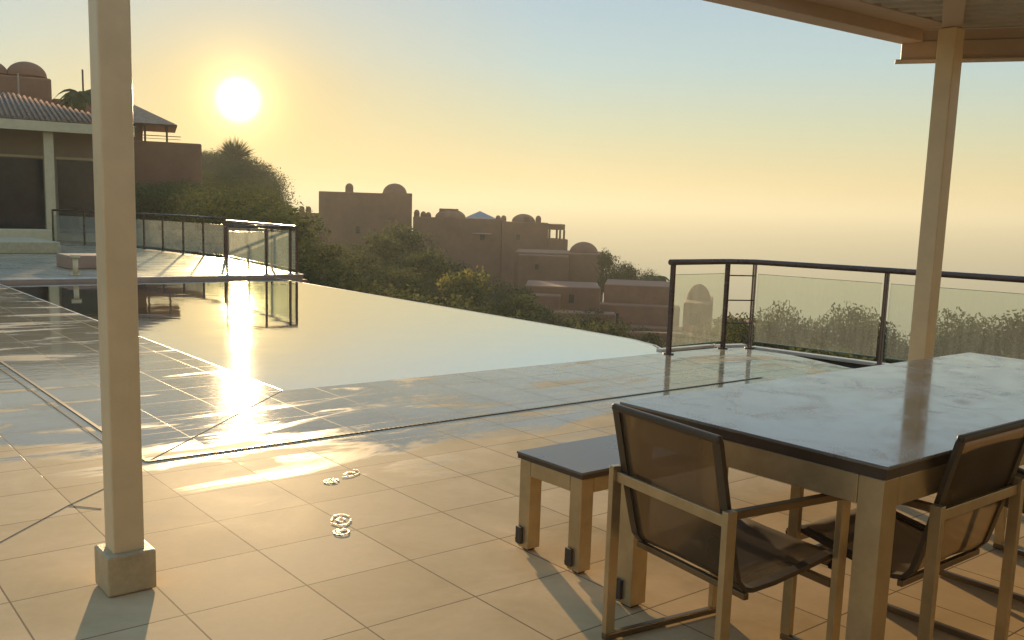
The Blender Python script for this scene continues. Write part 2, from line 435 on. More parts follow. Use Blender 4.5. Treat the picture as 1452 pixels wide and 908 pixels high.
# joints cut where the floor falls are folded
mb = MB()
for a, c in [((EDGE_L, EDGE_N), (1.60, 5.10)), ((.30, 3.75), (1.06, 4.53)), ((1.06, 4.53), (1.30, 4.74)), ((1.06, 4.53), (1.17, 4.40))]:
    mb.bar((a[0], a[1], .0016), (c[0], c[1], .0016), .0028, .002)
tag(mb.build('floor_joint', M['grout']), kind='structure')
# drain line
mb = MB()
mb.bar((1.60, 5.095, .003), (7.0, 5.095, .003), .022, .004)
mb.bar((1.60, 5.095, .0032), (1.60, 14.5, .0032), .022, .004)
tag(mb.build('drain_channel', M['slot']), kind='structure')
mb = MB()
for i in range(150): mb.bar((1.66 + i * .036, 5.086, .0048), (1.66 + i * .036, 5.104, .0048), .016, .002)
tag(mb.build('drain_grate', simple('drain_grate', (.10, .08, .06), .3, metal=.5)), kind='structure')
mb = MB()
mb.bar((1.525, 5.02, .0035), (1.525, 14.5, .0035), .003, .003)
tag(mb.build('floor_joint', M['grout']), kind='structure')
# pool shell
pp = [(EDGE_L, EDGE_N)] + INF + [(EDGE_L, FAR)]
mb = MB()
lo = [mb.b.verts.new((x, y, -1.25)) for x, y in pp]; hi = [mb.b.verts.new((x, y, -.004)) for x, y in pp]
mb.b.faces.new(lo)
for i in range(len(pp)):
    j = (i + 1) % len(pp); mb.b.faces.new((lo[i], hi[i], hi[j], lo[j]))
mb.box(6.55, 7.38, 6.62, FAR - .02, -1.2, -.28); mb.box(5.75, 6.54, 6.62, FAR - .02, -1.2, -.55)
pt, t, b = new_mat('pool_shell_tile')
g = N(t, 'ShaderNodeNewGeometry'); s = N(t, 'ShaderNodeSeparateXYZ'); t.links.new(g.outputs['Position'], s.inputs[0])
jm = joint_mask(t, s.outputs[0], s.outputs[1], .02, 6.54 - TILE_P * 8, EDGE_N)
cc = RAMP(t, noise(t, 1.2, 4), [(.3, (.50, .56, .50)), (.7, (.60, .64, .56))])
up_ = MATH(t, 'GREATER_THAN', N(t, 'ShaderNodeSeparateXYZ').outputs[2], .5)
t.links.new(g.outputs['Normal'], up_.node.inputs[0].links[0].from_node.inputs[0])
jm = MATH(t, 'MULTIPLY', jm, up_)
t.links.new(MIX(t, jm, cc, (.12, .13, .12)), b.inputs['Base Color']); b.inputs['Roughness'].default_value = .5
tag(mb.build('pool_shell', pt), kind='structure')
mb = MB(); mb.poly(pp, -.003)
tag(mb.build('pool_water', M['water']), kind='structure')
# thin stone lip of the pool edges
mb = MB()
for a, c in zip(INF, INF[1:]): mb.bar((a[0] - .0, a[1], -.053), (c[0] - .0, c[1], -.053), .06, .10)
mb.bar((EDGE_L + .01, EDGE_N, -.020), (EDGE_L + .01, FAR, -.020), .024, .044)
tag(mb.build('pool_lip', M['curb'], bevel=.006), kind='structure')
# raised terrace beyond the pool
RT = [(-9, FAR + .02), (8.50, FAR + .02), (9.14, 22.5), (8.70, 27.4), (7.1, 31.4), (2, 35), (-9, 35)]
mb = MB(); mb.prism(RT, -.4, RZ)
tag(mb.build('raised_terrace', M['tile_wet']), kind='structure')
mb = MB(); mb.bar((-9, FAR + .03, RZ - .008), (8.52, FAR + .03, RZ - .008), .10, .022)
tag(mb.build('coping', M['curb'], bevel=.008), kind='structure')
mb = MB(); mb.bar((-9, FAR + .006, .0), (8.50, FAR + .006, .0), .02, .076)
tag(mb.build('riser', M['riser']), kind='structure')
# retaining walls under the terraces
mb = MB()
chain = [(8.48, FAR + .1), (8.02, FAR + .1), (8.02, FAR), (8.02, 8.9), (7.90, 7.42), (7.55, 6.70), (8.24, 6.72)]
for a, c in zip(chain, chain[1:]): mb.bar((a[0], a[1], -3.2), (c[0], c[1], -3.2), .2, 5.9)
c2 = [(9.30, 6.75), (9.30, -6)]
for a, c in zip(RT[1:], RT[2:5]): mb.bar((a[0], a[1], -3.0), (c[0], c[1], -3.0), .2, 5.9)
mb.bar((8.24, 6.72, -3.3), (9.30, 6.72, -3.3), .2, 5.9); mb.bar((9.32, 6.8, -3.3), (9.6, -6, -3.3), .2, 5.9)
tag(mb.build('retaining_wall', M['terracotta']), kind='structure')
# planter slot between the floor edge and the glass kerb
mb = MB(); mb.poly([(8.0, -6), (9.4, -6), (9.25, 6.62), (8.0, 6.62)], -.32)
tag(mb.build('planter_bed', M['soil']), kind='structure')
FENCE = [(8.53, 6.38), (8.76, 4.96), (8.90, 3.55), (9.05, 2.1), (9.2, .65), (9.35, -.8)]
mb = MB()
for a, c in zip([(8.55, 6.40)] + FENCE[1:], FENCE[1:]): mb.bar((a[0] + .05, a[1], 0), (c[0] + .05, c[1], 0), .10, .035)
mb.bar((8.30, 6.66, 0), (8.66, 6.55, 0), .10, .035)
mb.bar((7.45, 6.74, 0), (8.28, 6.70, 0), .08, .035)
tag(mb.build('kerb', M['curb'], bevel=.006), kind='structure')
mb = MB()
for a, c in zip([(8.55, 6.40)] + FENCE[1:], FENCE[1:]): mb.bar((a[0] + .06, a[1], -.20), (c[0] + .06, c[1], -.20), .07, .36)
mb.bar((7.45, 6.745, -.20), (8.68, 6.62, -.20), .05, .36)
tag(mb.build('kerb_base_shade', M['slot']), kind='structure')  # kerb side below the pale top, coloured dark for the shade in the slot

# ------------------------------------------------------------------ glass railings
def railing(name, pts, z0, h, label, panels, posts=None, post_w=.045, glass='glass', rail_r=.030, gt=.82, gb=.085, plates=True, start_over=.0):
    root = empty(name, (pts[0][0], pts[0][1], z0), 0, label, 'railing')
    P = [(x - pts[0][0], y - pts[0][1]) for x, y in pts]
    path = []
    for i, (x, y) in enumerate(P):
        path.append((x, y, h))
    if start_over:
        d = (Vector(path[1]) - Vector(path[0])).normalized(); path[0] = tuple(Vector(path[0]) - d * start_over)
    mb = MB(); mb.tube(path, rail_r, 14); mb.build('handrail', M['bronze'], root)
    for i, (x, y) in enumerate(P):
        if posts is not None and i not in posts: continue
        mb = MB(); nx = P[min(i + 1, len(P) - 1)]; pv_ = P[max(i - 1, 0)]
        d = Vector((nx[0] - pv_[0], nx[1] - pv_[1], 0)).normalized()
        mb.bar((x - d.x * .013, y - d.y * .013, .004), (x - d.x * .013, y - d.y * .013, h - .02), post_w, .010, up=d)
        mb.bar((x + d.x * .013, y + d.y * .013, .004), (x + d.x * .013, y + d.y * .013, h - .02), post_w, .010, up=d)
        o = mb.build('post', M['bronze'], root, bevel=.002)
        if plates:
            mb = MB(); mb.tube([(x, y, .002), (x, y, .012)], .055, 20); mb.build('base_plate', M['bronze'], o)
    for i in panels:
        a, c = Vector((*P[i], 0)), Vector((*P[i + 1], 0)); d = (c - a).normalized()
        a2, c2_ = a + d * .045, c - d * .045
        mb = MB(); mb.bar(a2 + Vector((0, 0, (gb + gt) / 2)), c2_ + Vector((0, 0, (gb + gt) / 2)), .010, gt - gb)
        o = mb.build('glass_panel', M[glass], root)
        mb = MB(); mb.bar(a2 + Vector((0, 0, gt + .002)), c2_ + Vector((0, 0, gt + .002)), .011, .004)
        mb.build('panel_edge', M['glass_edge'], o); mb = MB()
        mb.bar(a2 + Vector((0, 0, gb - .006)), c2_ + Vector((0, 0, gb - .006)), .014, .010)
        mb.build('panel_edge', M['glass_edge'], o)
    return root
r1 = railing('glass_railing', [(7.35, 6.51), (8.24, 6.52), (8.53, 6.38)] + FENCE[1:], 0, .95,
        'bronze handrail with misted glass panels at the terrace corner by the dining table', [0, 2, 3, 4, 5, 6], start_over=.05)
for z in (.80, .53, .28):
    mb = MB(); mb.tube([(.89, .01, z), (1.18, -.13, z)], .007, 8); mb.build('cross_rail', M['bronze'], r1)
railing('glass_railing', [(6.99, 17.30), (7.78, 17.30), (8.28, 17.30), (8.43, 17.33), (8.62, 18.9), (8.82, 20.6), (9.04, 22.4)], RZ + .002, .92,
        'bronze railing round the far right pool corner, lit by the low sun', [0, 1, 3, 4, 5], rail_r=.030, glass='glass_clear')
railing('glass_railing', [(9.04, 22.5), (8.96, 23.7), (8.88, 24.9), (8.75, 26.1), (8.60, 27.2), (8.2, 28.5), (7.7, 29.8), (7.15, 31.1)], RZ + .002, .98,
        'long bronze railing along the outer edge of the raised terrace before the hill', list(range(7)), rail_r=.030, glass='glass_clear')

# ------------------------------------------------------------------ posts and roof
def post(p, q, w, rz, top, label, ped):
    root = empty('square_post', (p, q, 0), rz, label, 'post')
    mb = MB(); mb.box(-w / 2, w / 2, -w / 2, w / 2, .145, top); mb.build('shaft', M['paint'], root, bevel=.006)
    mb = MB(); k = ped / 2; mb.box(-k, k, -k, k, .002, .15); mb.build('pedestal', M['paint_base'], root, bevel=.008)
    return root
post(.99, 3.435, .108, 0, 2.60, 'cream painted square post on a stone block at the left of the terrace', .17)
post(5.52, 2.86, .108, 0, 2.538, 'brownish square post rising beside the far end of the dining table', .17)
root = empty('terrace_roof', (5.6, 3.2, 2.4), 0, 'flat terrace roof with brown beams and corrugated metal underside', 'roof')
def rel(p, q, z): return (p - 5.6, q - 3.2, z - 2.4)
b1a, b1b = (-5.0, 3.90), (5.60, 3.21)
dv = Vector((b1b[0] - b1a[0], b1b[1] - b1a[1], 0)).normalized(); nv = Vector((dv.y, -dv.x, 0))
b2d = Vector((.36, -.60, 0)).normalized(); b2end = Vector((5.60, 3.21, 0)) + b2d * 6
mb = MB()
c0 = Vector((*b1a, 2.60)) + nv * .07; c1 = Vector((*b1b, 2.60)) + nv * .07
mb.bar(c0 - Vector((5.6, 3.2, 2.4)), c1 - Vector((5.6, 3.2, 2.4)), .14, .20)
mb.bar(c0 + nv * .16 + Vector((0, 0, .04)) - Vector((5.6, 3.2, 2.4)), c1 + nv * .16 + Vector((0, 0, .04)) - Vector((5.6, 3.2, 2.4)), .18, .14)
mb.build('front_beam', M['roof_paint'], root, bevel=.004)
mb = MB(); n2v = Vector((-b2d.y, b2d.x, 0)) * -1
s0 = Vector((5.60, 3.21, 2.455)) - b2d * .0
mb.bar(s0 + n2v * .0 - Vector((5.6, 3.2, 2.4)), s0 + b2d * 6 - Vector((5.6, 3.2, 2.4)), .07, .11)
mb.bar(s0 - b2d * .03 + Vector((0, 0, -.058)) - Vector((5.6, 3.2, 2.4)), s0 + b2d * 6 + Vector((0, 0, -.058)) - Vector((5.6, 3.2, 2.4)), .11, .012)
mb.bar(s0 + Vector((0, 0, .092)) - Vector((5.6, 3.2, 2.4)), s0 + b2d * 6 + Vector((0, 0, .092)) - Vector((5.6, 3.2, 2.4)), .05, .07)
mb.build('side_beam', M['roof_paint'], root, bevel=.003)
mb = MB()
mb.bar(rel(5.52, 2.86, 2.575), rel(4.0, 2.07, 2.575), .11, .07)
mb.build('rafter', M['roof_paint'], root, bevel=.004)
# corrugated sheet: ribs run along the side beam
mb = MB()
perp = Vector((-b2d.y, b2d.x, 0)); perp = perp if perp.x < 0 else -perp
NR = 60
org = Vector((5.57, 3.17, 0)) - b2d * .25
prof = []
for k in range(NR):
    for dx, dz in ((0, 0), (.055, 0), (.075, .035), (.115, .035), (.135, 0)): prof.append((k * .135 + dx, 2.575 + dz))
va = [mb.b.verts.new(org + perp * (x - .02) + Vector((0, 0, z)) - Vector((5.6, 3.2, 2.4))) for x, z in prof]
vb = [mb.b.verts.new(org + perp * (x - .02) + b2d * 9 + Vector((0, 0, z)) - Vector((5.6, 3.2, 2.4))) for x, z in prof]
for i in range(len(prof) - 1): mb.b.faces.new((va[i], va[i + 1], vb[i + 1], vb[i]))
mb.build('roof_sheet', M['roof_metal'], root)

# assumed house behind the camera, unseen, added to dim and warm the fill
hw_ = empty('unseen_house_front', (0, -3.6, 0), 0, 'unseen cream house front with sliding doors, added behind the terrace to dim and warm the fill light', 'house')
mb = MB(); mb.box(-9, -4, -.3, 0, .002, 2.68); mb.box(8, 9.2, -.3, 0, .002, 2.68); mb.box(-4, 8, -.3, 0, 2.3, 2.68); mb.build('wall', M['paint'], hw_)
for k in range(4):
    mb = MB(); mb.box(-4 + 3 * k + .05, -1 + 3 * k - .05, -.2, -.17, .05, 2.25); o = mb.build('sliding_door', M['dark_window'], hw_)
    mb = MB(); mb.box(-4 + 3 * k, -4 + 3 * k + .05, -.22, -.12, .003, 2.3); mb.build('frame', M['paint'], o)

# ------------------------------------------------------------------ table and bench
def frame_table(name, x0, x1, y0, y1, ztop, th, leg, apron, mtop, label, cat, castor=True, medge='edge'):
    root = empty(name, (x0, y0, 0), 0, label, cat)
    L, D = x1 - x0, y1 - y0
    mb = MB(); mb.box(0, L, 0, D, ztop - .010, ztop); mb.build('table_top' if cat == 'table' else 'seat', mtop, root, bevel=.002)
    mb = MB(); mb.box(.004, L - .004, .004, D - .004, ztop - th, ztop - .0105); mb.build('top_edge', M['edge'], root)
    z1 = ztop - th - .003
    e = .012
    for bx in ((e, e + leg, e + leg + .001, D - e - leg - .001), (L - e - leg, L - e, e + leg + .001, D - e - leg - .001),
               (e + leg + .001, L - e - leg - .001, e, e + leg * .7), (e + leg + .001, L - e - leg - .001, D - e - leg * .7, D - e)):
        mb = MB(); mb.box(*bx, z1 - apron, z1); mb.build('apron', M['steel'], root, bevel=.003)
    for sx in (e, L - e - leg):
        for sy in (e, D - e - leg):
            mb = MB(); mb.box(sx, sx + leg, sy, sy + leg, .012, z1); o = mb.build('leg', M['steel'], root, bevel=.003)
            if castor:
                fx = sx - .006 if sx < L / 2 else sx + leg + .006; fy = sy + leg * .75
                mb = MB(); mb.tube([(fx - .008, fy, .045), (fx + .008, fy, .045)], .018, 14)
                mb.box(fx - .007, fx + .007, fy - .017, fy + .017, .03, .10)
                mb.build('foot', M['castor'], o)
                mb = MB(); mb.box(sx + .015, sx + leg - .015, sy + .015, sy + leg - .015, .001, .013); mb.build('foot_pad', M['castor'], o)
    return root
frame_table('dining_table', 2.36, 4.95, 1.285, 2.305, .75, .040, .078, .085, M['top'],
            'long dining table with dark reflective stone top and steel legs', 'table')
frame_table('bench', 2.425, 4.70, 2.55, 2.95, .42, .028, .066, .062, M['bench_top'],
            'low backless steel bench with dark top behind the dining table', 'bench')

# ------------------------------------------------------------------ sling chairs
def rounded(x, z, r): return None
def make_chair(label):
    # local: +x forward (the way the sitter faces), y across, rear legs at x = 0
    Wd, D, H_ = .525, .47, .60
    root = empty('sling_armchair', (0, 0, 0), 0, label, 'chair', 'sling armchairs round the dining table')
    t = .024; w = .036
    for s in (-1, 1):
        y = s * Wd / 2
        mb = MB(); mb.bar((0, y, .026), (0, y, H_ - .0005), t, w, up=(1, 0, 0)); mb.build('leg', M['steel'], root, bevel=.002)
        mb = MB(); mb.bar((D, y, .026), (D, y, H_ - .026), t, w, up=(1, 0, 0)); mb.build('leg', M['steel'], root, bevel=.002)
        mb = MB(); mb.bar((.0185, y, H_ - .013), (D + .018, y, H_ - .013), t, .024); mb.build('armrest', M['steel_dark'], root, bevel=.003)
        mb = MB(); mb.bar((-.018, y, .014), (D + .018, y, .014), t, .022); mb.build('runner', M['steel_dark'], root, bevel=.003)
    mb = MB(); mb.bar((.0, -Wd / 2 + t / 2 + .001, .565), (.0, Wd / 2 - t / 2 - .001, .565), .012, .034); mb.build('back_crossbar', M['steel'], root, bevel=.002)
    mb = MB(); mb.bar((D - .01, -Wd / 2 + t / 2 + .001, .30), (D - .01, Wd / 2 - t / 2 - .001, .30), .02, .024)
    mb.build('seat_crossbar', M['steel_dark'], root, bevel=.002); mb = MB()
    mb.bar((.10, -Wd / 2 + t / 2 + .001, .325), (.10, Wd / 2 - t / 2 - .001, .325), .018, .02); mb.build('seat_crossbar', M['steel_dark'], root, bevel=.002)
    # side view of the sling: top of the back down to the seat and round the front edge
    side = [(-.030, .806), (-.036, .800), (-.030, .790), (.000, .66), (.030, .53), (.058, .42), (.072, .372), (.095, .345), (.13, .338), (.22, .345), (.34, .366), (.45, .388),
            (.492, .388), (.508, .372), (.504, .352), (.48, .340)]
    hw = .245
    mb = MB()
    ys = [-hw + .03, -hw / 3, 0, hw / 3, hw - .03]
    rows = []
    for x, z in side[1:]:
        rows.append([mb.b.verts.new((x + (.012 if abs(y) < .1 and z < .8 else 0), y, z - (.010 if x > .15 and abs(y) < .1 else 0))) for y in ys])
    for a, c in zip(rows, rows[1:]):
        for i in range(len(ys) - 1):
            f = mb.b.faces.new((a[i], a[i + 1], c[i + 1], c[i])); f.smooth = True
    o = mb.build('sling', M['sling'], root)
    md = o.modifiers.new('solid', 'SOLIDIFY'); md.thickness = .003
    for s in (-1, 1):
        mb = MB()
        for (xa, za), (xb, zb) in zip(side[1:], side[2:]):
            y0, y1 = sorted((s * (hw - .032), s * hw))
            tt = .0075
            d = Vector((xb - xa, 0, zb - za)); n = Vector((-d.z, 0, d.x)).normalized() * tt
            a = Vector((xa, 0, za)); c = Vector((xb, 0, zb))
            for (pa, pb) in (((a - n), (c - n)), ((a + n), (c + n))):
                mb.face([(pa.x, y0, pa.z), (pa.x, y1, pa.z), (pb.x, y1, pb.z), (pb.x, y0, pb.z)])
            for yy in (y0, y1):
                mb.face([((a - n).x, yy, (a - n).z), ((c - n).x, yy, (c - n).z), ((c + n).x, yy, (c + n).z), ((a + n).x, yy, (a + n).z)])
        bmesh.ops.remove_doubles(mb.b, verts=mb.b.verts, dist=.0008)
        mb.build('sling_rail', M['sling_rail'], root)
    mb = MB(); mb.bar((-.034, -hw, .800), (-.034, hw, .800), .022, .024); mb.build('back_hem', M['sling_rail'], root, bevel=.008, seg=3)
    return root
ch = make_chair('armchair with its back to the camera at the left head of the dining table')
ch.location = (2.105, 1.835, 0); ch.rotation_euler = (0, 0, R(-8))
for p, lab in ((2.895, 'armchair pushed in on the near side of the table, close to its front left leg'),
               (3.93, 'armchair at the right edge of the view, behind the near side chair')):
    c = copy_tree(ch); c['label'] = lab
    c.location = (p, 1.27, 0); c.rotation_euler = (0, 0, R(90))

# wet footprints
def footprint(p, q, rz, label):
    mb = MB()
    random.seed(int(p * 100))
    for cx, cy, rx, ry in ((0, .075, .042, .075), (.006, -.088, .032, .040)):
        for k in range(16):
            a = 2 * math.pi * k / 16 + random.uniform(-.1, .1); ins = random.choice((1, 1, 1, .5, .35))
            x0, y0 = cx + rx * ins * math.cos(a), cy + ry * ins * math.sin(a); w_ = random.uniform(.003, .006); l_ = random.uniform(.010, .024)
            pts = []
            for e_ in range(7):
                b_ = 2 * math.pi * e_ / 7; u_, v_ = l_ * math.cos(b_) * random.uniform(.7, 1.1), w_ * math.sin(b_) * random.uniform(.7, 1.1)
                pts.append((x0 - u_ * math.sin(a) + v_ * math.cos(a), y0 + u_ * math.cos(a) + v_ * math.sin(a)))
            mb.prism(pts, .0022 + k * .00004, .0034 + k * .00004)
    m = M.get('film')
    if m is None:
        m, t, b = new_mat('water_film'); b.inputs['Base Color'].default_value = (.60, .48, .33, 1); b.inputs['Roughness'].default_value = .4
        t.links.new(bump(t, noise(t, 60, 3), .4, .01), b.inputs['Normal']); M['film'] = m
    o = mb.build('wet_footprint', m); o.location = (p, q, 0); o.rotation_euler = (0, 0, rz)
    tag(o, label, 'footprint', 'wet footprints on the tiles')
footprint(2.33, 4.28, R(-65), 'wet footprint on the tiles nearer the pool')
footprint(1.96, 3.60, R(-30), 'wet footprint on the dry tiles left of the bench')

# ------------------------------------------------------------------ buildings on the hillside
def face_rot(az): return -R(az)
class Bld:
    """builds in a frame whose x runs along the view's tangent (to the right), y away from the terrace"""
    def __init__(s, name, az, r, label, cat='building', zb=-20):
        s.az, s.r = az, r; x, y = pol(az, r); s.root = empty(name, (x, y, 0), face_rot(az), label, cat)
    def X(s, az): return s.r * math.tan(R(az - s.az))
    def Z(s, el): return zel(el, s.r)
    def block(s, az0, az1, el, zb, depth, y0=0, name='wall', mat='terracotta', parent=None):
        k = (s.r + y0) / s.r
        mb = MB(); mb.box(s.X(az0) * k, s.X(az1) * k, y0, y0 + depth, zb, 1.4 + (s.Z(el) - 1.4) * k)
        return mb.build(name, M[mat], parent or s.root, bevel=.08, seg=1)
    def dome(s, az0, az1, el0, el1, y=3, parent=None, drum=0):
        k = (s.r + y) / s.r; c = (s.X(az0) + s.X(az1)) / 2 * k; rad = (s.X(az1) - s.X(az0)) / 2 * k
        z0 = 1.4 + (s.Z(el0) - 1.4) * k; z1 = 1.4 + (s.Z(el1) - 1.4) * k
        mb = MB(); mb.dome((c, y, z0), rad, z1 - z0, 32, 10); return mb.build('roof_dome', M['terracotta'], parent or s.root)
    def chimney(s, az, el0, el1, w=.9, y=2, parent=None):
        k = (s.r + y) / s.r; c = s.X(az) * k; z0 = 1.4 + (s.Z(el0) - 1.4) * k - .4; z1 = 1.4 + (s.Z(el1) - 1.4) * k
        mb = MB(); mb.box(c - w / 2, c + w / 2, y - w / 2, y + w / 2, z0, z1 - .5 * w); mb.dome((c, y, z1 - .5 * w), w / 2, w * .5, 10, 3)
        return mb.build('chimney', M['terracotta'], parent or s.root)
    def window(s, az0, az1, e0, e1, y=0, mat='dark_window'):
        mb = MB(); mb.box(s.X(az0), s.X(az1), y - .04, y + .12, s.Z(e0), s.Z(e1)); return mb.build('window', M[mat], s.root)
A = Bld('domed_villa', 30, 140, 'tall terracotta block villa with one dome and a rounded chimney against the glow')
w = A.block(27.21, 32.67, .90, -12, 12); A.dome(30.93, 32.36, .90, 1.50, 3, w); A.chimney(28.98, .92, 1.42, 1.15, 2, w)
A.block(30.9, 32.68, .95, -12, 3, 1.5)
w = A.block(24.6, 27.18, -.38, -12, 9, 1)
for a_, e in ((25.5, -.02), (26.24, 0), (26.62, 0)): A.chimney(a_, -.35, e, .75, 3, w)
A.window(29.4, 29.6, -1.5, -1.1)
B = Bld('terraced_villa', 37.5, 138, 'long terracotta villa with chimneys, barrel vaults and an open loggia at its right end')
w = B.block(32.75, 38.1, -.42, -14, 12, 1); w2 = B.block(38.1, 40.9, -.55, -15, 11, .6)
for a_, e in ((32.97, 0), (33.36, -.08), (33.66, -.12)): B.chimney(a_, -.4, e, .8, 3, w)
B.dome(34.05, 35.9, -.42, .10, 3, w); B.block(34.3, 35.42, .12, -3, 2.5, 1.8)
k = B
mb = MB()  # glass pyramid skylight
x0, x1 = B.X(35.8), B.X(37.75); z0, z1 = B.Z(-.40), B.Z(.04)
cx = (x0 + x1) / 2 - .15
for tri in (((x0, 2, z0), (x1, 2, z0), (cx, 5, z1)), ((x1, 2, z0), (x1, 8, z0), (cx, 5, z1)), ((x1, 8, z0), (x0, 8, z0), (cx, 5, z1)), ((x0, 8, z0), (x0, 2, z0), (cx, 5, z1))): mb.face(tri)
mb.build('skylight', simple('skylight_glass', (.14, .16, .17), .3, metal=.2), w)
for a_, e in ((37.85, -.18), (38.18, -.17), (40.27, -.12)): B.chimney(a_, -.52, e, .8, 3, w2)
B.dome(38.65, 40.1, -.55, -.05, 4, w2); B.block(39.45, 39.75, -.2, -3, 1, 2, parent=w2, name='chimney')
# loggia
B.block(40.9, 41.9, -.60, B.Z(-.95), 6, .6, 'lintel'); B.block(40.9, 42.1, -1.50, -15, 6, .4)
for a_ in (40.98, 41.42, 41.62, 41.86): B.block(a_ - .06, a_ + .06, -.94, B.Z(-1.52), .5, .7, 'column')
B.window(36.8, 37.05, -1.7, -1.35, 1); B.window(39.0, 39.2, -1.6, -1.3, .6)
B.block(36.3, 37.5, -1.28, B.Z(-1.36), .5, .5, 'ledge', 'terracotta_pale')
C_ = Bld('vaulted_house', 41.6, 118, 'low terracotta house with one big dome at its right end, below the villa')
w = C_.block(38.9, 44.35, -2.33, -18, 10); C_.dome(42.2, 43.95, -2.33, -1.60, 4, w)
C_.block(39.1, 42.2, -2.50, -18, 2, -2.0, 'front_wall')
C_.window(40.2, 40.4, -3.3, -3.0, -2.0)
D_ = Bld('stepped_house', 46.5, 95, 'stepped brown retaining house on the slope left of the glass railing')
D_.block(44.4, 48.6, -4.10, -20, 8); D_.block(43.9, 49.0, -5.3, -20, 2, -2.0, 'front_wall'); D_.block(43.0, 50.5, -6.6, -20, 2, -4.0, 'lower_wall')
D_.window(45.0, 45.4, -6.3, -5.7, -2.0)
G_ = Bld('slope_house', 41.5, 84, 'flat roofed brown house halfway down the slope below the domed one')
G_.block(39.6, 44.2, -4.35, -20, 7); G_.block(38.4, 41.8, -4.9, -20, 2, -2.0, 'front_wall'); G_.block(40.5, 45.2, -5.9, -20, 2, -4.2, 'lower_wall')
G_.window(42.3, 42.6, -5.3, -4.8)
H_ = Bld('garden_wall', 43.5, 60, 'long brown garden wall low on the slope above the pool edge', 'wall')
H_.block(39.5, 50.0, -6.9, -20, .6); H_.block(44.0, 50.5, -8.0, -20, .6, -4)
E_ = Bld('small_domed_house', 51.2, 62, 'small domed house seen through the first glass panel')
w = E_.block(49.2, 50.9, -5.0, -16, 6); E_.dome(49.3, 50.8, -5.0, -3.85, 3, w); E_.block(51.2, 54.0, -6.3, -16, 6); E_.window(49.6, 50.1, -6.3, -5.6)

# house left beyond the pool
Hs = Bld('tiled_roof_house', 8, 33, 'single storey house with clay tile roof, columns and big windows at far left', 'house')
r0 = 33
Hs.block(-12, 16.6, 3.9, -1, 8, 2.2, 'wall', 'terracotta_pale')
mb = MB()
x0, x1 = Hs.X(-13), Hs.X(17.4); z0, z1 = Hs.Z(4.10), Hs.Z(5.3)
mb.face([(x0, .2, z0), (x1, .2, z0), (x1 - 3.2, 5.5, z1 + .5), (x0, 5.5, z1 + .5)]); mb.face([(x1, .2, z0), (x1, 11, z0), (x1 - 3.2, 5.5, z1 + .5)])
mb.face([(x0, 11, z0), (x1, 11, z0), (x1 - 3.2, 5.5, z1 + .5), (x0, 5.5, z1 + .5)]); mb.face([(x0, .2, z0), (x1, .2, z0), (x1, 11, z0), (x0, 11, z0)])
# rows of clay tiles
for k in range(95):
    xx = x1 - .3 - k * .155
    ytop = 5.4 if xx < x1 - 3.2 else .2 + (x1 - xx) / 3.2 * 5.2
    zz = z0 + (ytop - .2) / 5.3 * (z1 + .5 - z0)
    if ytop > .5: mb.tube([(xx, .15, z0 + .04), (xx, ytop, zz + .045)], .045, 6)
Hs_roof = mb.build('tile_roof', M['roof_tile'], Hs.root)
mb = MB(); mb.box(x0, x1 - .1, .12, .25, z0 - .32, z0 - .02); mb.build('eave_board', M['paint'], Hs.root)
for a_ in (2.0, 7.4, 12.95, 16.2):
    mb = MB(); xx = Hs.X(a_); mb.box(xx - .14, xx + .14, .45, .75, .05, z0 - .33); mb.build('column', M['paint'], Hs.root)
for a0, a1 in ((8.0, 10.2), (10.35, 12.6), (13.3, 15.6), (4.0, 6.9)):
    mb = MB(); mb.box(Hs.X(a0) * 1.06, Hs.X(a1) * 1.06, 2.13, 2.19, .25, 2.65); o = mb.build('window', M['dark_window'], Hs.root)
    mb = MB(); zt = 2.68
    mb.box(Hs.X(a0) * 1.06 - .05, Hs.X(a1) * 1.06 + .05, 2.10, 2.18, zt, zt + .08); mb.build('frame', M['paint'], o)
# low white wall / planter in front of that house
mb = MB(); mb.box(-9, 7.0, 30.6, 31.4, .062, .46)
tag(mb.build('low_garden_wall', M['paint'], bevel=.02), 'low pale garden wall on the raised terrace before the tiled house', 'wall')
mb = MB(); mb.box(-9, 5.9, 25.0, 28.2, .062, .34)
tag(mb.build('raised_planter', M['paint_base'], bevel=.02), 'long low stone platform at the far left behind the pool', 'platform')
lt = empty('bollard_lamp', (4.47, 17.95, RZ), 0, 'short pale bollard lamp standing on the raised terrace coping', 'lamp')
mb = MB(); mb.tube([(0, 0, .002), (0, 0, .30)], .045, 16); mb.build('stem', M['paint'], lt)
mb = MB(); mb.tube([(0, 0, .301), (0, 0, .36)], .085, 16); mb.build('cap', M['paint'], lt)
mb = MB(); mb.tube([(0, 0, .002), (0, 0, .012)], .08, 16); mb.build('base', M['paint'], lt)
mb = MB(); mb.box(4.70, 5.95, 19.4, 20.3, .062, .32)
tag(mb.build('brick_planter_box', M['riser'], bevel=.02), 'low reddish box by the bollard lamp', 'planter')

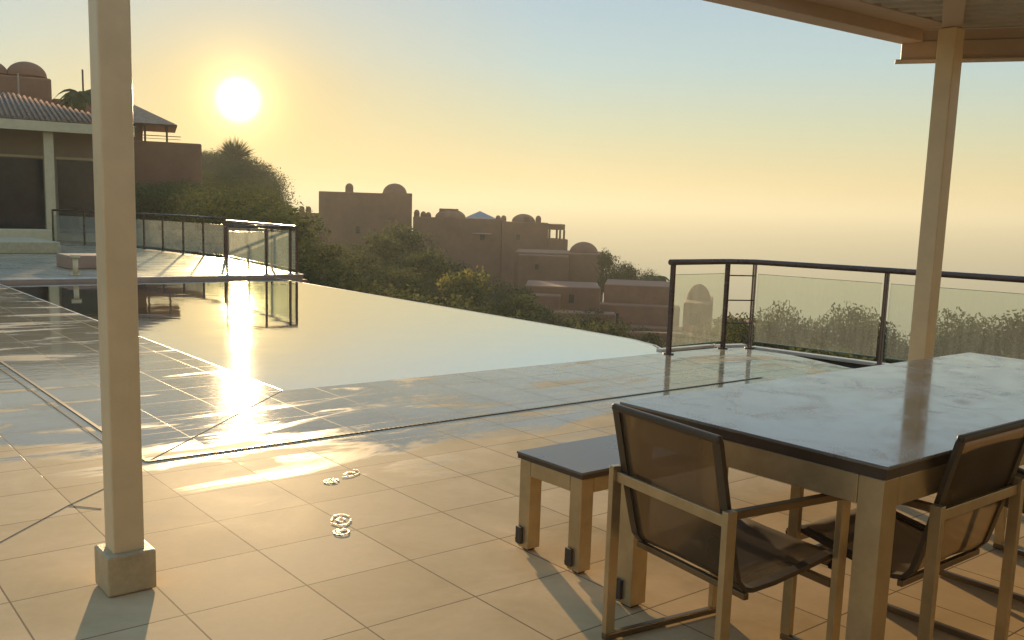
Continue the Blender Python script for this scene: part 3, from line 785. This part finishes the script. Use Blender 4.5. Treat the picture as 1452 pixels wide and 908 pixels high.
# domed towers behind
T_ = Bld('domed_tower', 11.5, 66, 'tall terracotta tower with twin domes rising above the tiled roof')
w = T_.block(9.3, 13.13, 6.25, 0, 7); T_.dome(11.0, 12.95, 6.25, 7.0, 3, w); T_.dome(9.1, 11.15, 6.25, 6.95, 3, w)
T_.block(11.32 + .2, 11.62, 6.4, 3, .1, -.1, 'slit_surround', 'terracotta_pale')
T_.block(13.13, 15.6, 5.25, 0, 6, .5, 'low_wing')
P_ = Bld('pavilion_house', 18, 72, 'terracotta house with a pyramid roofed pavilion and railing on top')
w = P_.block(13.5, 20.7, 3.30, 0, 8)
mb = MB(); x0, x1 = P_.X(14.2), P_.X(19.4); z0, z1 = P_.Z(4.2), P_.Z(5.55); cx = (x0 + x1) / 2
for tri in (((x0, -1, z0), (x1, -1, z0), (cx, 2.5, z1)), ((x1, -1, z0), (x1, 6, z0), (cx, 2.5, z1)), ((x1, 6, z0), (x0, 6, z0), (cx, 2.5, z1)), ((x0, 6, z0), (x0, -1, z0), (cx, 2.5, z1)), ((x0, -1, z0 - .08), (x1, -1, z0 - .08), (x1, 6, z0 - .08), (x0, 6, z0 - .08))): mb.face(tri)
mb.build('pavilion_roof', M['roof_tile'], P_.root)
for a_ in (14.5, 17.72, 18.86):
    mb = MB(); mb.box(P_.X(a_) - .07, P_.X(a_) + .07, .1, .25, P_.Z(3.3), z0 - .05); mb.build('pavilion_post', M['trunk'], P_.root)
mb = MB(); mb.box(P_.X(14.6), P_.X(17.6), .2, 3.5, P_.Z(3.3), z0 - .1); mb.build('pavilion_wall', M['terracotta'], P_.root)
mb = MB(); z = P_.Z(3.62)
mb.tube([(P_.X(17.6), .15, z), (P_.X(19.6), .15, z)], .03, 6); mb.tube([(P_.X(17.6), .15, z - .2), (P_.X(19.6), .15, z - .2)], .02, 6)
mb.build('pavilion_railing', M['trunk'], P_.root)

# ------------------------------------------------------------------ trees and shrubs
def crown_mesh(seed, w, h, n, leaf, lobes=7, flat=.8, low=.15):
    rnd = random.Random(seed); mb = MB()
    cs = []
    for i in range(lobes):
        a = rnd.uniform(0, 6.283); rr = w * .5 * rnd.uniform(.15, .62)
        cs.append((rr * math.cos(a), rr * math.sin(a), h * rnd.uniform(low + .15, .85), w * rnd.uniform(.20, .36)))
    for i in range(n):
        c = rnd.choice(cs)
        d = Vector((rnd.gauss(0, 1), rnd.gauss(0, 1), rnd.gauss(0, 1))).normalized()
        rad = c[3] * (rnd.random() ** .35) * rnd.uniform(.75, 1.12)
        p = Vector(c[:3]) + Vector((d.x * rad, d.y * rad, d.z * rad * flat))
        if p.z < h * low * rnd.uniform(.5, 1.4): continue
        s = leaf * rnd.uniform(.5, 1.4)
        u = Vector((rnd.gauss(0, 1), rnd.gauss(0, 1), rnd.gauss(0, 1))).normalized(); v = u.cross(Vector((rnd.gauss(0, 1), rnd.gauss(0, 1), rnd.gauss(0, 1)))).normalized()
        mb.face([p - u * s, p + v * s * .45, p + u * s, p - v * s * .45])
    me = bpy.data.meshes.new('crown'); mb.b.to_mesh(me); mb.b.free(); return me
def trunk_mesh(seed, w, h):
    rnd = random.Random(seed); mb = MB()
    mb.tube([(0, 0, -.6), (rnd.uniform(-.05, .05) * w, 0, h * .3), (rnd.uniform(-.1, .1) * w, rnd.uniform(-.1, .1) * w, h * .6)], .045 * w + .03, 7, .02 * w)
    for k in range(5):
        a = rnd.uniform(0, 6.28)
        mb.tube([(0, 0, h * rnd.uniform(.15, .35)), (w * .22 * math.cos(a), w * .22 * math.sin(a), h * .55), (w * .36 * math.cos(a), w * .36 * math.sin(a), h * .75)], .02 * w, 5, .006 * w)
    me = bpy.data.meshes.new('trunk'); mb.b.to_mesh(me); mb.b.free(); me.materials.append(M['trunk']); return me
CR = {}
for key, args in dict(round=(1, 1, 1, 2600, .030), round2=(2, 1, 1, 2600, .028), tall=(3, .6, 1, 2600, .026, 8), bushy=(4, 1.2, .8, 3000, .026, 9, .7, .02), bushy2=(5, 1.1, .8, 3000, .024, 10, .7, .02), fine=(6, 1.1, .9, 7000, .014, 12, .8, .02), blob=(9, 1.0, 1.0, 12000, .0135, 7, .9, .02)).items():
    CR[key] = (crown_mesh(*args), trunk_mesh(args[0], args[1], args[2]))
def tree(kind, az, r, h, mat, label, cat='tree', group='trees and shrubs on the hillside', z=None, wf=1.0, name=None):
    x, y = pol(az, r)
    root = empty(name or ('shrub' if cat == 'shrub' else 'tree'), (x, y, terrain_z(az, r) - .1 if z is None else z), random.uniform(0, 6.28), label, cat, group)
    me = CR[kind][0]
    key = (kind, mat)
    if key not in CR:
        m2 = me.copy(); m2.materials.clear(); m2.materials.append(M[mat]); CR[key] = m2
    o = bpy.data.objects.new('crown', CR[key]); COL.objects.link(o); o.parent = root; o.scale = (h * wf, h * wf, h)
    o = bpy.data.objects.new('trunk', CR[kind][1]); COL.objects.link(o); o.parent = root; o.scale = (h, h, h)
    return root

def top_limit(az):
    K = [(16, 2.5), (20.6, 2.9), (21.3, 3.1), (22.4, 3.0), (23.2, 2.8), (24.0, 2.2), (24.6, 1.1), (25.1, -1.0), (26.8, -1.2), (29, -1.5), (31, -1.1), (33.5, -.85), (34.5, -2.0),
         (36, -2.8), (37.5, -3.9), (40, -4.6), (44, -5.6), (45.5, -6.2), (50, -6.8), (52, -7.2)]
    for (a, e), (a2, e2) in zip(K, K[1:]):
        if a <= az <= a2: return e + (e2 - e) * (az - a) / (a2 - a)
    return -5
kinds = ['round', 'round2', 'bushy', 'bushy2', 'fine', 'tall']
where = [(25, 'near the far end of the pool edge'), (29, 'below the tall domed villa'), (33.6, 'below the gap between the two villas'), (38, 'below the barrel vaults of the long villa'),
         (42, 'below the low house with the big dome'), (53, 'below the stepped brown house')]
looks = {'leaf': 'mid green', 'leaf_dark': 'dark green', 'leaf_yellow': 'yellowish'}
rnd = random.Random(11)
# ridge on the left, a mass of clipped bushes against the glow
for i in range(84):
    if i < 20: a_ = 20.4 + 3.9 * i / 19; r_ = rnd.uniform(138, 148)
    else: a_ = 16.5 + 8.4 * ((i * .618) % 1.0); r_ = rnd.uniform(38, 130)
    zt = zel(top_limit(a_) * (1 if i < 20 else (.2 + .7 * r_ / 135)) - (0 if i < 20 else rnd.uniform(.0, .35)), r_); zg = terrain_z(a_, r_)
    h = zt - zg
    if h < .8: continue
    h = max(h, 4.0) if i < 20 else min(h, 2.5 + r_ * .045)
    tree(rnd.choice(['bushy', 'bushy2', 'fine', 'fine']), a_, r_, h * 1.05, rnd.choice(['leaf', 'leaf_dark']), 'dense green bush on the dark ridge below the sun', 'shrub', 'bushes on the ridge below the sun', z=zt - h, wf=1.25)
n = 0
for i in range(210):
    a_ = 25.2 + 25.5 * ((i * .6180339) % 1.0); r_ = 19 + 92 * ((i * .7548777) % 1.0) ** 1.2
    if a_ > 43.5 and r_ > 88: continue
    zg = terrain_z(a_, r_); h = rnd.uniform(1.6, 3.2) + r_ * .022
    zmax = zel(top_limit(a_) - rnd.uniform(0, .6), r_)
    if zg + h > zmax: h = zmax - zg
    if h < 1.0: continue
    mat = rnd.choice(['leaf', 'leaf_dark', 'leaf_dark'])
    wtxt = [w_ for k_, w_ in where if a_ <= k_ + 4][0]
    k_ = rnd.choice(kinds)
    tree(k_, a_, r_, h, mat, looks[mat] + (' bush ' if h < 3 else ' leafy tree ') + 'on the slope ' + wtxt, 'shrub' if h < 3 else 'tree', 'trees and shrubs on the slope ' + wtxt, wf=rnd.uniform(.9, 1.5))
# three taller ones in front of the villas
for a_, r_, e_, m_, lab in ((32.4, 92, -.75, 'leaf', 'tall green tree in front of the gap between the two villas'), (31.0, 84, -1.3, 'leaf', 'round green tree under the dome of the tall villa'),
                            (34.2, 70, -2.2, 'leaf', 'pale leafed tree left of the yellow bush'), (36.1, 56, -3.35, 'leaf_yellow', 'bright yellow green bush below the glass skylight')):
    zg = terrain_z(a_, r_); tree('round', a_, r_, zel(e_, r_) - zg, m_, lab, 'tree' if m_ != 'leaf_yellow' else 'shrub', wf=.9)
# conifers right of the big dome
for i, (a_, e_) in enumerate(((44.65, -2.0), (45.0, -2.45), (45.45, -2.5), (45.9, -2.75), (46.35, -2.65), (46.8, -2.85), (47.1, -3.2))):
    r_ = 112; zt = zel(e_, r_); tree(['round', 'bushy', 'fine'][i % 3], a_, r_, 6.0, 'leaf_dark', 'dark tree in the clump right of the big dome', 'tree', 'dark trees right of the big dome', z=zt - 6.0, wf=.55 if i % 3 == 0 else .6)
# bushes behind the misted glass
for a_, e_, r_, wf in ((50.2, -6.2, 34, .7), (53.6, -6.1, 30, .6), (54.7, -5.7, 31, .45), (56.1, -5.15, 30, .42), (57.1, -6.2, 29, .5), (58.6, -4.9, 30, .52), (59.6, -5.3, 31, .5), (61.2, -5.7, 30, .5), (62.6, -6.0, 29, .6),
                       (64.2, -5.2, 31, .5), (65.4, -4.9, 30, .55), (66.8, -4.9, 30, .55), (68.4, -5.1, 31, .6), (70.2, -5.3, 30, .6), (72.4, -5.5, 30, .6), (55.4, -7.0, 24, .8), (60.2, -7.4, 23, .9), (64.8, -7.4, 23, .9), (69.0, -7.4, 23, .9), (51.7, -8.2, 24, .8)):
    zt = zel(e_ + .85, r_); h = 4.9
    tree('blob', a_, r_, h, 'leaf' if int(a_) % 2 else 'leaf_dark', 'grey green bush seen through the misted glass panels', 'shrub', 'bushes behind the misted glass', z=zt - h, wf=wf * 1.45)
# palms
def palm(az, r, zt, hgt, frond, label):
    x, y = pol(az, r); root = empty('palm_tree', (x, y, zt - hgt), 0, label, 'palm tree')
    mb = MB(); mb.tube([(0, 0, 0), (.1, 0, hgt * .5), (0, 0, hgt - frond * .3)], .22 * frond / 1.5, 8, .14 * frond / 1.5); mb.build('trunk', M['trunk'], root)
    mb = MB(); rr = random.Random(int(az * 10))
    for k in range(26):
        a = 6.283 * k / 26 + rr.uniform(-.1, .1); up_ = rr.uniform(.1, 1.0); pts = []
        for q in range(6):
            u = q / 5; pts.append(Vector((frond * u * math.cos(a) * .95, frond * u * math.sin(a) * .95, hgt - frond * .3 + frond * (up_ * u - 1.15 * u * u))))
        sdv = Vector((-math.sin(a), math.cos(a), 0))
        for p0, p1, w0, w1 in zip(pts, pts[1:], (.04, .14, .17, .14, .08), (.14, .17, .14, .08, .01)):
            for sg in (-1, 1):
                dr_ = Vector((0, 0, -.5))
                mb.face([p0, p1, p1 + (sdv * sg + dr_) * w1 * frond, p0 + (sdv * sg + dr_) * w0 * frond])
    mb.build('crown', M['leaf_dark'], root)
palm(47.62, 108, zel(-3.35, 108), 4.0, 1.6, 'small palm silhouetted at the right end of the dark tree clump')
palm(14.55, 60, zel(6.0, 60), 6.0, 1.5, 'palm beside the domed tower, partly behind the left post')
palm(51.9, 58, zel(-5.65, 58), 2.6, 1.2, 'palm top seen between the two close railing posts')
# spiky yucca like shrub on the ridge
x, y = pol(22.5, 140); zt = zel(2.6, 140)
root = empty('spiky_plant', (x, y, zt), 0, 'spiky plant with radiating leaves on the ridge just below the sun', 'plant')
mb = MB(); rr = random.Random(5); KS = 2.8
for hx in (0,):
    for k in range(420):
        d = Vector((rr.gauss(0, 1), rr.gauss(0, 1), abs(rr.gauss(0, 1)) + .15)).normalized(); L = rr.uniform(.75, 1.2)
        base_ = Vector((hx * math.cos(R(22)), -hx * math.sin(R(22)), -abs(hx) * .25)); sdv = d.cross(Vector((rr.gauss(0, 1), rr.gauss(0, 1), 1))).normalized() * .022
        mb.face([q_ * KS for q_ in (base_ + d * .15 - sdv, base_ + d * .15 + sdv, base_ + d * L * .7 + sdv * .8, base_ + d * L, base_ + d * L * .7 - sdv * .8)])
mb.build('leaves', M['leaf_dark'], root)
mb = MB(); mb.tube([(0, 0, -5), (0, 0, .1)], .3, 8); mb.build('trunk', M['trunk'], root)
# antenna and poles
for a_, r_, e0, e1, lab in ((14.66, 64, 5.2, 6.85, 'thin antenna mast behind the left post'), (25.16, 120, -.5, .32, 'thin pole at the left end of the low villa wing')):
    x, y = pol(a_, r_); mb = MB(); mb.tube([(0, 0, 0), (0, 0, zel(e1, r_) - zel(e0, r_))], .05 * r_ / 60, 6)
    o = mb.build('antenna_mast', M['trunk']); o.location = (x, y, zel(e0, r_)); tag(o, lab, 'mast')
# garden stair on the slope
x, y = pol(38.4, 60); mb = MB()
z0 = terrain_z(38.4, 60) + .3
for k in range(9): mb.box(-.7, .7, k * .35, k * .35 + .35, -.6, .0 + k * .18)
o = mb.build('garden_stair', M['curb']); o.location = (x, y, z0); o.rotation_euler = (0, 0, R(-70)); tag(o, 'small pale flight of steps on the slope below the villas', 'stairs')
